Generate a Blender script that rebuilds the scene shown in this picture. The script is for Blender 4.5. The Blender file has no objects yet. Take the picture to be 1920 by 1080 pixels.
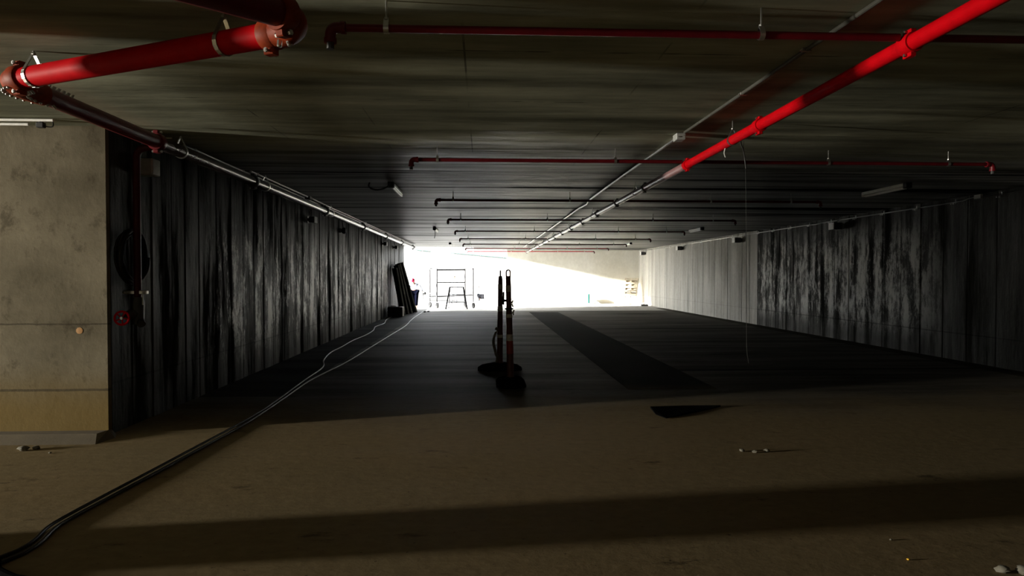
import bpy, math, random
from mathutils import Vector, Matrix, Quaternion
random.seed(7)
PI = math.pi
S = bpy.context.scene
COL = S.collection
H = 3.09          # ceiling height
XL, XR = -3.75, 9.0
YP = 6.57         # front face of the left wall block
YE = 30.8         # end of the left wall
YB = 36.6         # back wall

# ------------------------------------------------------------------ materials
def nodes(name):
    m = bpy.data.materials.new(name); m.use_nodes = True
    nt = m.node_tree
    return m, nt, nt.nodes['Principled BSDF']

def pm(name, c, rough=.5, metal=0., var=.18, scale=14., bump=.0, spec=.5):
    """plain material broken up by procedural noise"""
    m, nt, b = nodes(name)
    N, L = nt.nodes, nt.links
    tc = N.new('ShaderNodeTexCoord')
    no = N.new('ShaderNodeTexNoise'); no.inputs['Scale'].default_value = scale; no.inputs['Detail'].default_value = 5
    L.new(tc.outputs['Object'], no.inputs['Vector'])
    rp = N.new('ShaderNodeValToRGB')
    rp.color_ramp.elements[0].position = .3; rp.color_ramp.elements[1].position = .7
    rp.color_ramp.elements[0].color = (*[x*(1-var) for x in c], 1)
    rp.color_ramp.elements[1].color = (*[min(1, x*(1+var)) for x in c], 1)
    L.new(no.outputs['Fac'], rp.inputs['Fac']); L.new(rp.outputs['Color'], b.inputs['Base Color'])
    b.inputs['Roughness'].default_value = rough; b.inputs['Metallic'].default_value = metal
    b.inputs['Specular IOR Level'].default_value = spec
    if bump:
        bp = N.new('ShaderNodeBump'); bp.inputs['Strength'].default_value = bump; bp.inputs['Distance'].default_value = .01
        L.new(no.outputs['Fac'], bp.inputs['Height']); L.new(bp.outputs['Normal'], b.inputs['Normal'])
    return m

class G:
    """small helper to wire node graphs"""
    def __init__(s, name):
        s.m, s.nt, s.b = nodes(name); s.N, s.L = s.nt.nodes, s.nt.links
        s.tc = s.N.new('ShaderNodeTexCoord').outputs['Object']
        sp = s.N.new('ShaderNodeSeparateXYZ'); s.L.new(s.tc, sp.inputs[0]); s.x, s.y, s.z = sp.outputs
    def noise(s, sc, scale=1., detail=6., rough=.6, off=(0, 0, 0)):
        mp = s.N.new('ShaderNodeMapping'); mp.inputs['Scale'].default_value = sc; mp.inputs['Location'].default_value = off
        s.L.new(s.tc, mp.inputs[0])
        n = s.N.new('ShaderNodeTexNoise'); n.inputs['Scale'].default_value = scale
        n.inputs['Detail'].default_value = detail; n.inputs['Roughness'].default_value = rough
        s.L.new(mp.outputs[0], n.inputs['Vector']); return n.outputs['Fac']
    def ramp(s, f, stops):
        r = s.N.new('ShaderNodeValToRGB'); e = r.color_ramp.elements
        while len(e) < len(stops): e.new(.5)
        for i, (p, c) in enumerate(stops):
            e[i].position = p; e[i].color = (c, c, c, 1) if isinstance(c, (int, float)) else (*c, 1)
        s.L.new(f, r.inputs[0]); return r.outputs[0]
    def math(s, op, a, b=None, c=None):
        n = s.N.new('ShaderNodeMath'); n.operation = op
        for i, v in enumerate((a, b, c)):
            if v is None: continue
            if isinstance(v, (int, float)): n.inputs[i].default_value = v
            else: s.L.new(v, n.inputs[i])
        return n.outputs[0]
    def mix(s, f, a, b, mode='MIX'):
        n = s.N.new('ShaderNodeMix'); n.data_type = 'RGBA'; n.blend_type = mode
        for i, v in ((0, f), (6, a), (7, b)):
            if isinstance(v, (int, float)): n.inputs[i].default_value = v if i == 0 else (v, v, v, 1)
            elif isinstance(v, tuple): n.inputs[i].default_value = (*v, 1)
            else: s.L.new(v, n.inputs[i])
        return n.outputs[2]
    def line(s, coord, at, w):
        """1 on a line of half width w at coord == at"""
        d = s.math('ABSOLUTE', s.math('SUBTRACT', coord, at)); return s.math('LESS_THAN', d, w)
    def rng(s, v, a, b, c=0., d=1.):
        n = s.N.new('ShaderNodeMapRange'); n.interpolation_type = 'SMOOTHSTEP'
        s.L.new(v, n.inputs[0])
        for i, q in enumerate((a, b, c, d)): n.inputs[i+1].default_value = q
        return n.outputs[0]
    def bump(s, h, st, dist=.01):
        n = s.N.new('ShaderNodeBump'); n.inputs['Strength'].default_value = st; n.inputs['Distance'].default_value = dist
        s.L.new(h, n.inputs['Height']); s.L.new(n.outputs[0], s.b.inputs['Normal'])
    def done(s, col, rough):
        s.L.new(col, s.b.inputs['Base Color'])
        if isinstance(rough, (int, float)): s.b.inputs['Roughness'].default_value = rough
        else: s.L.new(rough, s.b.inputs['Roughness'])
        return s.m

def mat_ceiling():
    g = G('ceiling concrete')
    streak = g.noise((.22, 1.9, 1), 1., 7, .62)
    wide = g.noise((.10, .75, 1), 1., 4, .55, (5, 1, 0))
    fine = g.noise((2.5, 9, 1), 1., 4, .6, (3, 5, 0))
    blot = g.noise((.8, 1.1, 1), 1., 6, .65, (9, 2, 0))
    base = g.mix(g.ramp(streak, [(.34, 0.), (.66, 1.)]), (.14, .145, .105), (.52, .53, .39))
    col = g.mix(.75, base, g.ramp(wide, [(.36, .35), (.62, 1.05)]), 'MULTIPLY')
    col = g.mix(.45, col, g.ramp(blot, [(.3, .45), (.7, 1.15)]), 'MULTIPLY')
    col = g.mix(.2, col, g.ramp(fine, [(.3, .5), (.7, 1.1)]), 'MULTIPLY')
    # joints between the formwork panels: across every 2.44 m, along at a few places
    fr = g.math('FRACT', g.math('DIVIDE', g.y, 1.22))
    ln = g.math('LESS_THAN', g.math('ABSOLUTE', g.math('SUBTRACT', fr, .5)), .008)
    for at, k in ((-.12, .0), (4.7, .003), (-2.1, .0), (-1.05, .002), (1.2, -.002)):
        ln = g.math('MAXIMUM', ln, g.line(g.math('ADD', g.x, g.math('MULTIPLY', g.y, k)), at, .007))
    br = g.noise((3, 1.3, 1), 1., 2, .5, (7, 7, 0))
    col = g.mix(g.math('MULTIPLY', ln, g.ramp(br, [(.50, .0), (.62, .65)])), col, (.012, .012, .01))
    g.bump(g.math('ADD', streak, g.math('MULTIPLY', fine, .12)), .45, .05)
    smooth = g.rng(g.math('ADD', g.y, g.math('MULTIPLY', g.math('SUBTRACT', blot, .5), 3.)), 6.6, 9.4)   # smoother, greyer panels with their sheen painted in as bands
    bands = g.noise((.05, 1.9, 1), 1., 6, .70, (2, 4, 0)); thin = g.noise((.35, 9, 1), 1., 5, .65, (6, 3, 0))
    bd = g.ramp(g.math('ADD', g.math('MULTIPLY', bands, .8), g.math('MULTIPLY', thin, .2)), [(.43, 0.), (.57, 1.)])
    grey = g.mix(bd, (.020, .020, .019), (.20, .20, .19))  # light and dark bands put the reflected sheen into the colour
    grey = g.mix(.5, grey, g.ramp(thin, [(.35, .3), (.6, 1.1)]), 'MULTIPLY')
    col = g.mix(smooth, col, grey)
    g.L.new(g.math('MULTIPLY', smooth, g.math('MULTIPLY', bd, g.ramp(thin, [(.36, .02), (.62, .42)]))), g.b.inputs['Specular IOR Level'])
    return g.done(col, .42)

def mat_floor():
    g = G('floor concrete')
    st = g.noise((.25, 1.6, 1), 1., 6, .6)
    fine = g.noise((9, 14, 1), 1., 5, .65)
    big = g.noise((.45, .45, 1), 1., 4, .55, (4, 8, 0))
    speck = g.noise((26, 26, 1), 1., 2, .5)
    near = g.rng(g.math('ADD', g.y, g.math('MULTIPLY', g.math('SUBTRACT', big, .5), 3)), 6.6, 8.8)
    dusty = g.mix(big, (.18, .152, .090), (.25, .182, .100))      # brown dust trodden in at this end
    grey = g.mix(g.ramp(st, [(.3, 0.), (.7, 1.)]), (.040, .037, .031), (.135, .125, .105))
    pale = g.mix(big, (.40, .385, .35), (.50, .48, .44))                 # sunlight at the open end painted in as paler floor
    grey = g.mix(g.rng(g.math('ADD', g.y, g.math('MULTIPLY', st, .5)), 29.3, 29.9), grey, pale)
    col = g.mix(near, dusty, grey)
    col = g.mix(.5, col, g.ramp(fine, [(.3, .62), (.7, 1.12)]), 'MULTIPLY')
    col = g.mix(g.ramp(speck, [(.70, 0.), (.74, .7)]), col, (.035, .03, .025))
    marks = g.noise((1.3, 3.2, 1), 1., 8, .75, (1, 3, 0))
    col = g.mix(g.ramp(marks, [(.60, 0.), (.66, .7)]), col, (.04, .032, .022))
    left = g.math('LESS_THAN', g.x, 2.05)
    ln = None
    for at in (14.8, 22.3, 28.0):
        q = g.math('MULTIPLY', g.line(g.y, at, .08), left); ln = q if ln is None else g.math('MAXIMUM', ln, q)
    for at in (10.7, 19.2, 27.2):
        ln = g.math('MAXIMUM', ln, g.math('MULTIPLY', g.line(g.y, at, .08), g.math('GREATER_THAN', g.x, 3.3)))
    col = g.mix(g.math('MULTIPLY', ln, .9), col, (.012, .012, .01))
    # darker screed along the left wall
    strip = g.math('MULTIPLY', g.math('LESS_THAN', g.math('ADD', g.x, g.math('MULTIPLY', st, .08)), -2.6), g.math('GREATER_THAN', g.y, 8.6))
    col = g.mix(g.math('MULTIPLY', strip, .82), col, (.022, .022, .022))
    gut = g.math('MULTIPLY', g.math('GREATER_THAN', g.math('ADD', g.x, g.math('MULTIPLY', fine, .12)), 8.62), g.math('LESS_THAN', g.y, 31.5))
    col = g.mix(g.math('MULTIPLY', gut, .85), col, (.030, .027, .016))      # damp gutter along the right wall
    g.bump(g.math('ADD', g.math('MULTIPLY', fine, .6), st), .35, .012)
    g.L.new(g.ramp(st, [(.36, .006), (.66, .034)]), g.b.inputs['Specular IOR Level'])
    return g.done(col, .72)

def mat_ribs(name, patch_lo, patch_hi, dark, light, lime_c, lime_hi, far=None, lime_t=.50, gloss=.1):
    """board-marked wall: vertical streaks plus lime bloom; far = (y, dark, light) of the paler pour beyond y"""
    g = G(name)
    st = g.noise((1, 3.0, .30), 1., 8, .70)
    st2 = g.noise((1, 1.6, .10), 1., 3, .55, (2, 7, 1))
    fine = g.noise((10, 10, 6), 1., 5, .7)
    blot = g.noise((2.6, 3.2, 1.5), 1., 12, .82, (1, 2, 7))
    sf = g.ramp(st, [(.36, 0.), (.66, 1.)])
    col = g.mix(sf, dark, light)
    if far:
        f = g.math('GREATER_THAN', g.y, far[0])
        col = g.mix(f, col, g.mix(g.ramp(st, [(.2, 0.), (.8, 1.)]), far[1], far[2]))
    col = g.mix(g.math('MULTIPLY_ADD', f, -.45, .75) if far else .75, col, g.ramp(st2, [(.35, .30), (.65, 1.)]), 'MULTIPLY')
    col = g.mix(.3, col, g.ramp(fine, [(.3, .5), (.7, 1.2)]), 'MULTIPLY')
    band = g.math('MULTIPLY', g.rng(g.z, .15, 1.0), g.rng(g.z, lime_hi+.6, lime_hi-.5))
    zone = g.math('MULTIPLY', g.rng(g.y, patch_lo-1., patch_lo+.6), g.rng(g.y, patch_hi+.1, patch_hi-.1))
    lime = g.math('MULTIPLY', g.math('MULTIPLY', band, zone), g.ramp(g.math('ADD', g.math('MULTIPLY', blot, .60), g.math('MULTIPLY', st, .45)), [(lime_t, 0.), (lime_t+.075, 1.)]))
    col = g.mix(g.math('MULTIPLY', lime, .85), col, lime_c)
    ln = g.line(g.math('ADD', g.z, g.math('MULTIPLY', fine, .02)), .52, .012)
    col = g.mix(g.math('MULTIPLY', ln, g.math('MULTIPLY_ADD', f, -.4, .55) if far else .5), col, (.01, .01, .01))
    g.bump(g.math('ADD', st, g.math('MULTIPLY', fine, .3)), .5, .03)
    g.L.new(g.math('ADD', g.ramp(st, [(.42, .0), (.68, .10)]), g.math('MULTIPLY', lime, gloss)), g.b.inputs['Specular IOR Level'])
    return g.done(col, .5)

def mat_pier():
    g = G('smooth pier concrete')
    big = g.noise((.9, .9, 1.1), 1., 6, .6)
    fine = g.noise((9, 9, 9), 1., 6, .7)
    spot = g.noise((5, 5, 4), 1., 8, .75, (3, 1, 4))
    col = g.mix(g.ramp(big, [(.32, 0.), (.68, 1.)]), (.085, .073, .048), (.175, .152, .106))
    col = g.mix(.3, col, g.ramp(fine, [(.3, .6), (.7, 1.15)]), 'MULTIPLY')
    col = g.mix(g.ramp(spot, [(.54, 0.), (.66, .7)]), col, (.05, .04, .025))
    foot = g.rng(g.math('ADD', g.z, g.math('MULTIPLY', big, .3)), .95, .35)
    col = g.mix(g.math('MULTIPLY', foot, .85), col, (.125, .085, .026))       # rusty damp stain near the floor
    for at, w in ((1.13, .008), (.47, .012)):
        col = g.mix(g.math('MULTIPLY', g.line(g.math('ADD', g.z, g.math('MULTIPLY', spot, .02)), at, w), .7), col, (.035, .028, .018))
    g.bump(g.math('ADD', fine, spot), .3, .012); g.b.inputs['Specular IOR Level'].default_value = .05
    return g.done(col, .85)

def mat_strip():
    g = G('dark screed strip')
    big = g.noise((.45, .45, 1), 1., 4, .55, (4, 8, 0)); fine = g.noise((9, 14, 1), 1., 5, .65)
    dust = g.rng(g.math('ADD', g.y, g.math('MULTIPLY', g.math('SUBTRACT', big, .5), 2.)), 7.6, 9.6)
    col = g.mix(dust, g.mix(big, (.20, .165, .10), (.26, .19, .11)), g.mix(big, (.012, .012, .011), (.028, .027, .024)))
    col = g.mix(.5, col, g.ramp(fine, [(.3, .62), (.7, 1.12)]), 'MULTIPLY')
    g.bump(fine, .3, .01); g.b.inputs['Specular IOR Level'].default_value = .006
    return g.done(col, .85)

def mat_plain_concrete(name, a, b, rough=.8):
    g = G(name)
    big = g.noise((.7, .7, .5), 1., 6, .6); fine = g.noise((8, 8, 5), 1., 5, .7)
    col = g.mix(g.ramp(big, [(.3, 0.), (.7, 1.)]), a, b)
    col = g.mix(.25, col, g.ramp(fine, [(.3, .6), (.7, 1.1)]), 'MULTIPLY')
    g.bump(fine, .25, .01)
    return g.done(col, rough)

M = dict(
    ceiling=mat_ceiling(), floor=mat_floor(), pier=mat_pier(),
    rib_l=mat_ribs('left wall concrete', 9.5, 26., (.020, .020, .018), (.065, .065, .06), (.50, .50, .46), 2.0, None, .525, .55),  # lime mask also paints glossy streak reflections on this wall
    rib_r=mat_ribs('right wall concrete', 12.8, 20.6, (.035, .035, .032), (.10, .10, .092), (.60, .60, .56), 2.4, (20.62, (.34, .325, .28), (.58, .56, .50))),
    back=mat_plain_concrete('back wall concrete', (.52, .50, .42), (.66, .65, .59)),
    dark_con=mat_plain_concrete('side bay concrete', (.10, .095, .08), (.18, .17, .14)),
    kicker=mat_plain_concrete('kicker mortar', (.075, .06, .036), (.15, .12, .075), .9),
    trench=mat_strip(),
    ground=mat_plain_concrete('outdoor ground', (.11, .105, .095), (.15, .145, .13)),
    outwall=mat_plain_concrete('outside wall concrete', (.085, .083, .077), (.115, .112, .105)),
    red=pm('red enamel pipe paint', (.38, .0010, .004), .55, 0, .12, 9, 0, .04),
    red_mid=pm('red branch pipe paint', (.12, .003, .008), .4, 0, .2, 9, 0, .25),
    red_branch=pm('dull red branch paint', (.07, .003, .005), .5, 0, .2, 9, 0, .15),
    glare_dark=pm('dark pipe with painted glare', (.065, .048, .046), .26, 0, .2, 9, 0, .8),  # pipe colour greyed to stand for glare on the far length
    glare_red=pm('reddish pipe with painted glare', (.22, .12, .12), .28, 0, .2, 9, 0, .8),  # red greyed and paled to stand for glare
    red_black=pm('shaded red pipe paint', (.045, .003, .005), .45, 0, .2, 9, 0, .2),  # red darkened to stand for the shade behind the pier
    red_dark=pm('dark red primer paint', (.10, .003, .006), .40, 0, .2, 9, 0, .3),
    orange=pm('orange red coupling paint', (.17, .024, .006), .55, 0, .25, 20, 0, .08),
    zinc=pm('galvanised steel', (.55, .55, .53), .32, 1., .15, 30),
    bolt=pm('dull bolt steel', (.30, .29, .27), .5, .5, .15, 30),
    conduit=pm('galvanised conduit', (.50, .50, .48), .30, .9, .12, 20),
    black=pm('black rubber', (.006, .006, .006), .6, 0, .3, 30, 0, .2),
    matte=pm('matte black rubber', (.005, .005, .005), .95, 0, .3, 30, 0, 0),
    cable=pm('black cable sheath', (.012, .011, .010), .5, 0, .3, 12, 0, .3),
    dark_metal=pm('dark painted metal', (.03, .03, .03), .45, .2, .3, 15),
    grey_box=pm('grey plastic box', (.32, .33, .31), .5, 0, .1, 20),
    dull=pm('dull painted conduit', (.07, .07, .06), .6, 0, .1, 20, 0, .2),
    white=pm('white plastic', (.78, .78, .75), .35, 0, .06, 20),
    post=pm('weathered orange post plastic', (.085, .016, .010), .5, 0, .35, 12),
    post_red=pm('red reflective sheeting', (.30, .02, .012), .4, 0, .2, 20),
    band=pm('white reflective sheeting', (.55, .54, .50), .4, 0, .2, 25),
    tape=pm('torn barrier tape', (.10, .085, .05), .6, 0, .4, 20),
    steel=pm('dull scaffold steel', (.016, .015, .017), .6, .0, .25, 15),
    wood=pm('pale pallet wood', (.46, .40, .29), .75, 0, .2, 9, .3),
    panel=pm('dark formwork panel', (.010, .010, .0095), .5, .0, .4, 6, .2, .2),
    panel_edge=pm('worn panel edge', (.13, .13, .12), .5, .2, .3, 10),
    crate=pm('dark crate', (.03, .028, .024), .7, 0, .3, 9, .2),
    card=pm('grey cardboard', (.20, .19, .16), .8, 0, .15, 9),
    cloth=pm('pale rag', (.6, .6, .57), .9, 0, .15, 9, .5),
    teal_pale=pm('glare-paled teal pipe', (.055, .105, .095), .5, 0, .1, 9),  # teal paled to imitate overexposure outdoors
    teal=pm('teal plastic pipe', (.001, .085, .062), .4, 0, .1, 9),
    skin=pm('skin', (.36, .20, .13), .6, 0, .1, 9),
    shirt=pm('pale shirt cloth', (.55, .58, .66), .9, 0, .12, 9, .4),
    shirt_b=pm('light blue work shirt cloth', (.62, .66, .74), .9, 0, .1, 9, .4),
    trouser=pm('navy trouser cloth', (.0016, .0018, .0042), .9, 0, .3, 9, .4, 0),
    trouser_d=pm('grey trouser cloth', (.008, .008, .009), .9, 0, .2, 9, .4, 0),
    trouser_g=pm('pale grey trouser cloth', (.42, .43, .46), .9, 0, .2, 9, .4),
    helmet_r=pm('red helmet shell', (.35, .008, .03), .35, 0, .1, 9),
    helmet_y=pm('pale yellow helmet shell', (.80, .72, .42), .35, 0, .1, 9),
    hair=pm('dark hair', (.02, .018, .016), .7, 0, .3, 30),
    paint=pm('orange marking paint', (.30, .13, .008), .6, 0, .2, 30),
    debris=pm('pale rubble', (.15, .14, .11), .9, 0, .35, 12, .5),
    yellow=pm('yellow scrap', (.75, .45, .04), .5, 0, .1, 20),
)

# ------------------------------------------------------------------ mesh building
class B:
    def __init__(s): s.v, s.f = [], []
    def add(s, vs, fs):
        o = len(s.v); s.v += [tuple(p) for p in vs]; s.f += [tuple(i+o for i in q) for q in fs]; return s
    def box(s, c, size, rot=None, bev=0.):
        x, y, z = (q/2 for q in size)
        if bev:
            b = min(bev, x*.9, y*.9, z*.9); vs = []
            for sx in (-1, 1):
                for sy in (-1, 1):
                    for sz in (-1, 1):
                        vs += [(sx*x, sy*(y-b), sz*(z-b)), (sx*(x-b), sy*y, sz*(z-b)), (sx*(x-b), sy*(y-b), sz*z)]
            def I(sx, sy, sz, k): return ((sx > 0)*4+(sy > 0)*2+(sz > 0))*3+k
            fs = []
            for q in (-1, 1):
                fs.append([I(q, -1, -1, 0), I(q, 1, -1, 0), I(q, 1, 1, 0), I(q, -1, 1, 0)][::q])
                fs.append([I(-1, q, -1, 1), I(-1, q, 1, 1), I(1, q, 1, 1), I(1, q, -1, 1)][::q])
                fs.append([I(-1, -1, q, 2), I(1, -1, q, 2), I(1, 1, q, 2), I(-1, 1, q, 2)][::q])
            for a in (-1, 1):
                for b2 in (-1, 1):
                    fs.append([I(a, b2, -1, 0), I(a, b2, 1, 0), I(a, b2, 1, 1), I(a, b2, -1, 1)][::a*b2*-1])
                    fs.append([I(a, -1, b2, 0), I(a, 1, b2, 0), I(a, 1, b2, 2), I(a, -1, b2, 2)][::a*b2])
                    fs.append([I(-1, a, b2, 1), I(1, a, b2, 1), I(1, a, b2, 2), I(-1, a, b2, 2)][::a*b2*-1])
                    for c2 in (-1, 1):
                        fs.append([I(a, b2, c2, 0), I(a, b2, c2, 1), I(a, b2, c2, 2)][::a*b2*c2])
        else:
            vs = [(a, b, d) for a in (-x, x) for b in (-y, y) for d in (-z, z)]
            fs = [(0, 1, 3, 2), (4, 6, 7, 5), (0, 4, 5, 1), (2, 3, 7, 6), (0, 2, 6, 4), (1, 5, 7, 3)]
        R = rot.to_matrix() if rot is not None and not isinstance(rot, Matrix) else rot
        vs = [Vector(p) for p in vs]
        if R is not None: vs = [R @ p for p in vs]
        c = Vector(c); return s.add([p+c for p in vs], fs)
    def tube(s, pts, r, n=16, caps=True, sq=1.):
        pts = [Vector(p) for p in pts]; rs = r if isinstance(r, (list, tuple)) else [r]*len(pts)
        t0 = (pts[1]-pts[0]).normalized()
        u = t0.orthogonal().normalized(); prev = t0; rings = []
        for i, p in enumerate(pts):
            a = pts[max(i-1, 0)]; b = pts[min(i+1, len(pts)-1)]
            t = (b-a).normalized()
            u = prev.rotation_difference(t) @ u; prev = t; w = t.cross(u)
            rings.append([p+(u*math.cos(2*PI*k/n)+w*math.sin(2*PI*k/n)*sq)*rs[i] for k in range(n)])
        vs = [q for R in rings for q in R]; fs = []
        for i in range(len(pts)-1):
            for k in range(n):
                fs.append((i*n+k, i*n+(k+1) % n, (i+1)*n+(k+1) % n, (i+1)*n+k))
        if caps: fs += [tuple(range(n))[::-1], tuple((len(pts)-1)*n+k for k in range(n))]
        return s.add(vs, fs)
    def cyl(s, a, b, r, n=16): return s.tube([a, b], r, n)
    def lathe(s, prof, c=(0, 0, 0), axis=(0, 0, 1), n=20):
        q = Vector((0, 0, 1)).rotation_difference(Vector(axis).normalized()); c = Vector(c); vs = []; fs = []
        for (r, z) in prof:
            for k in range(n): vs.append(c+q @ Vector((r*math.cos(2*PI*k/n), r*math.sin(2*PI*k/n), z)))
        m = len(prof)
        for i in range(m-1):
            for k in range(n): fs.append((i*n+k, i*n+(k+1) % n, (i+1)*n+(k+1) % n, (i+1)*n+k))
        fs += [tuple(range(n))[::-1], tuple((m-1)*n+k for k in range(n))]
        return s.add(vs, fs)
    def torus(s, c, axis, R, r, n=32, m=8, a0=0., a1=2*PI):
        q = Vector((0, 0, 1)).rotation_difference(Vector(axis).normalized()); c = Vector(c)
        full = abs(a1-a0-2*PI) < 1e-6; cnt = n if full else n+1; vs = []; fs = []
        for i in range(cnt):
            a = a0+(a1-a0)*i/n
            for k in range(m):
                b = 2*PI*k/m
                vs.append(c+q @ Vector(((R+r*math.cos(b))*math.cos(a), (R+r*math.cos(b))*math.sin(a), r*math.sin(b))))
        for i in range(n):
            j = (i+1) % cnt
            for k in range(m): fs.append((i*m+k, j*m+k, j*m+(k+1) % m, i*m+(k+1) % m))
        return s.add(vs, fs)
    def rock(s, c, r, seed=0, flat=.6):
        rnd = random.Random(seed); n, m = 7, 4; vs = [(0, 0, -1)]; fs = []
        for i in range(1, m):
            t = PI*i/m
            for k in range(n):
                p = 2*PI*k/n+i*.4; q = rnd.uniform(.7, 1.25)
                vs.append((math.sin(t)*math.cos(p)*q, math.sin(t)*math.sin(p)*q, -math.cos(t)))
        vs.append((0, 0, 1))
        for k in range(n):
            fs.append((0, 1+(k+1) % n, 1+k)); fs.append((len(vs)-1, 1+(m-2)*n+k, 1+(m-2)*n+(k+1) % n))
            for i in range(m-2):
                a = 1+i*n; fs.append((a+k, a+(k+1) % n, a+n+(k+1) % n, a+n+k))
        c = Vector(c); return s.add([Vector((p[0]*r, p[1]*r*.8, p[2]*r*flat))+c for p in vs], fs)

ORG = {}
def mesh(name, b, mat, smooth=35):
    me = bpy.data.meshes.new(name); me.from_pydata(b.v, [], b.f)
    import bmesh
    bm = bmesh.new(); bm.from_mesh(me); bmesh.ops.recalc_face_normals(bm, faces=bm.faces); bm.to_mesh(me); bm.free()
    me.materials.append(mat)
    if smooth:
        for p in me.polygons: p.use_smooth = True
        me.set_sharp_from_angle(angle=math.radians(smooth))
    return me
def link(name, me, parent=None, loc=(0, 0, 0)):
    o = bpy.data.objects.new(name, me); COL.objects.link(o); o.location = loc
    if parent: o.parent = parent
    return o
def part(name, b, mat, parent, smooth=35, label=None):
    """vertices are given in world space; the mesh is stored relative to its thing"""
    org = ORG.get(parent.name, Vector((0, 0, 0)))
    b.v = [tuple(Vector(p)-org) for p in b.v]
    o = link(name, mesh(name, b, mat, smooth), parent); ORG[o.name] = org
    if label: o['label'] = label
    return o
def tag(o, label, cat, group=None, kind=None):
    o['label'] = label; o['category'] = cat
    if group: o['group'] = group
    if kind: o['kind'] = kind
    return o
def thing(name, loc, label, cat, group=None):
    o = link(name, None, None, loc); o.empty_display_size = .1
    ORG[o.name] = Vector(loc); return tag(o, label, cat, group)
def single(name, b, mat, loc, label, cat, group=None, smooth=35):
    l = Vector(loc); b.v = [tuple(Vector(p)-l) for p in b.v]
    return tag(link(name, mesh(name, b, mat, smooth), None, loc), label, cat, group)
def struct(name, b, mat, label=None, cat=None, smooth=0):
    o = link(name, mesh(name, b, mat, smooth)); o['kind'] = 'structure'
    o['label'] = label or name.replace('_', ' '); o['category'] = cat or name.split('_')[0]
    return o
def dup(root, loc, label=None, rotz=None):
    r = root.copy(); COL.objects.link(r); r.location = loc
    if rotz is not None: r.rotation_euler = (0, 0, rotz)
    if label: r['label'] = label
    for ch in list(root.children):
        c = ch.copy(); COL.objects.link(c); c.parent = r
        for g in list(ch.children):
            d = g.copy(); COL.objects.link(d); d.parent = c
    return r
def bez(p0, p1, p2, n=10):
    p0, p1, p2 = Vector(p0), Vector(p1), Vector(p2)
    return [p0*(1-t)**2+p1*2*t*(1-t)+p2*t*t for t in [i/n for i in range(n+1)]]
def spline(pts, k=6):
    """Catmull-Rom through the points"""
    P = [Vector(p) for p in pts]; P = [P[0]*2-P[1]]+P+[P[-1]*2-P[-2]]; out = []
    for i in range(1, len(P)-2):
        a, b, c, d = P[i-1], P[i], P[i+1], P[i+2]
        for j in range(k):
            t = j/k
            out.append(.5*((2*b)+(c-a)*t+(2*a-5*b+4*c-d)*t*t+(3*b-a-3*c+d)*t**3))
    return out+[P[-2]]

# ------------------------------------------------------------------ the setting
TX0, TX1, TY0, TY1 = 2.05, 3.32, 8.9, 28.2
b = B()
def slab(x0, x1, y0, y1, z0, z1): b.box(((x0+x1)/2, (y0+y1)/2, (z0+z1)/2), (x1-x0, y1-y0, z1-z0))
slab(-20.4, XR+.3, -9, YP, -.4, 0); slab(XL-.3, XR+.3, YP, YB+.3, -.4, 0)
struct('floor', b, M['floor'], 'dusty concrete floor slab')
b = B(); slab(TX0, TX1, TY0, TY1, 0, .004)
struct('floor_strip', b, M['trench'], 'long dark strip laid in the floor right of the middle')
b = B()
slab(-20.4, XR+.3, -9, YP+.3, H, H+.35); slab(XL-.3, XR+.3, YP+.3, 33., H, H+.35); slab(-.48, XR+.3, 33., YB+.3, H, H+.35)
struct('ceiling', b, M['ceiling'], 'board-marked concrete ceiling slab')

def ribwall(name, x, side, y0, y1, wmin, wmax, seed, mat, label):
    """side +1: face looks to +x. Every board stands a little proud or shy of the next, with a groove between"""
    rnd = random.Random(seed); bb = B(); y = y0; prof = []
    while y < y1-.05:
        w = min(rnd.uniform(wmin, wmax), y1-y); d = rnd.uniform(0, .012)
        prof += [(x-side*.016, y+.008), (x-side*d, y+.026), (x-side*d, y+w-.018), (x-side*.016, y+w)]
        y += w
    prof[0] = (x-side*.016, y0)
    back = [(x-side*.3, y1), (x-side*.3, y0)]
    poly = prof+back; n = len(poly)
    vs = [(p[0], p[1], 0) for p in poly]+[(p[0], p[1], H) for p in poly]
    bb.add(vs, [(i, (i+1) % n, n+(i+1) % n, n+i) for i in range(n)])
    return struct(name, bb, mat, label)
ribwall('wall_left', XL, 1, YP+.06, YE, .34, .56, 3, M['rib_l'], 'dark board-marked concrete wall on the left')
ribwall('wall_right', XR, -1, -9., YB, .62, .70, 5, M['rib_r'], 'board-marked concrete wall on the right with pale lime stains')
b = B(); slab(-20.4, XL, YP, YP+.06, 0, H)
pier = struct('wall_pier', b, M['pier'], 'smooth pale concrete wall end facing the camera on the left')
b = B(); slab(1.4, XR+.3, YB, YB+.3, 0, H); slab(1.4, XR+.3, YB, YB+.3, H, 4.6)
struct('wall_back', b, M['back'], 'pale concrete wall closing the far end')
b = B()
b.add([(-20.4, YP-.0, 0), (-20.4, YP-.30, 0), (XL+.07, YP-.34, 0), (XL+.12, YP-.1, 0), (XL+.05, YP+.05, 0), (XL, YP+.05, 0), (-20.4, YP+.05, 0)] +
      [(-20.4, YP-.0, .045), (-20.4, YP-.22, .04), (XL-.02, YP-.16, .06), (XL+.03, YP-.06, .07), (XL+.005, YP+.05, .05), (XL, YP+.05, .05), (-20.4, YP+.05, .045)],
      [(i, (i+1) % 7, 7+(i+1) % 7, 7+i) for i in range(7)]+[tuple(range(7, 14))])
struct('baseboard_left', b, M['kicker'], 'rough mortar kicker along the foot of the pier')
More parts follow.
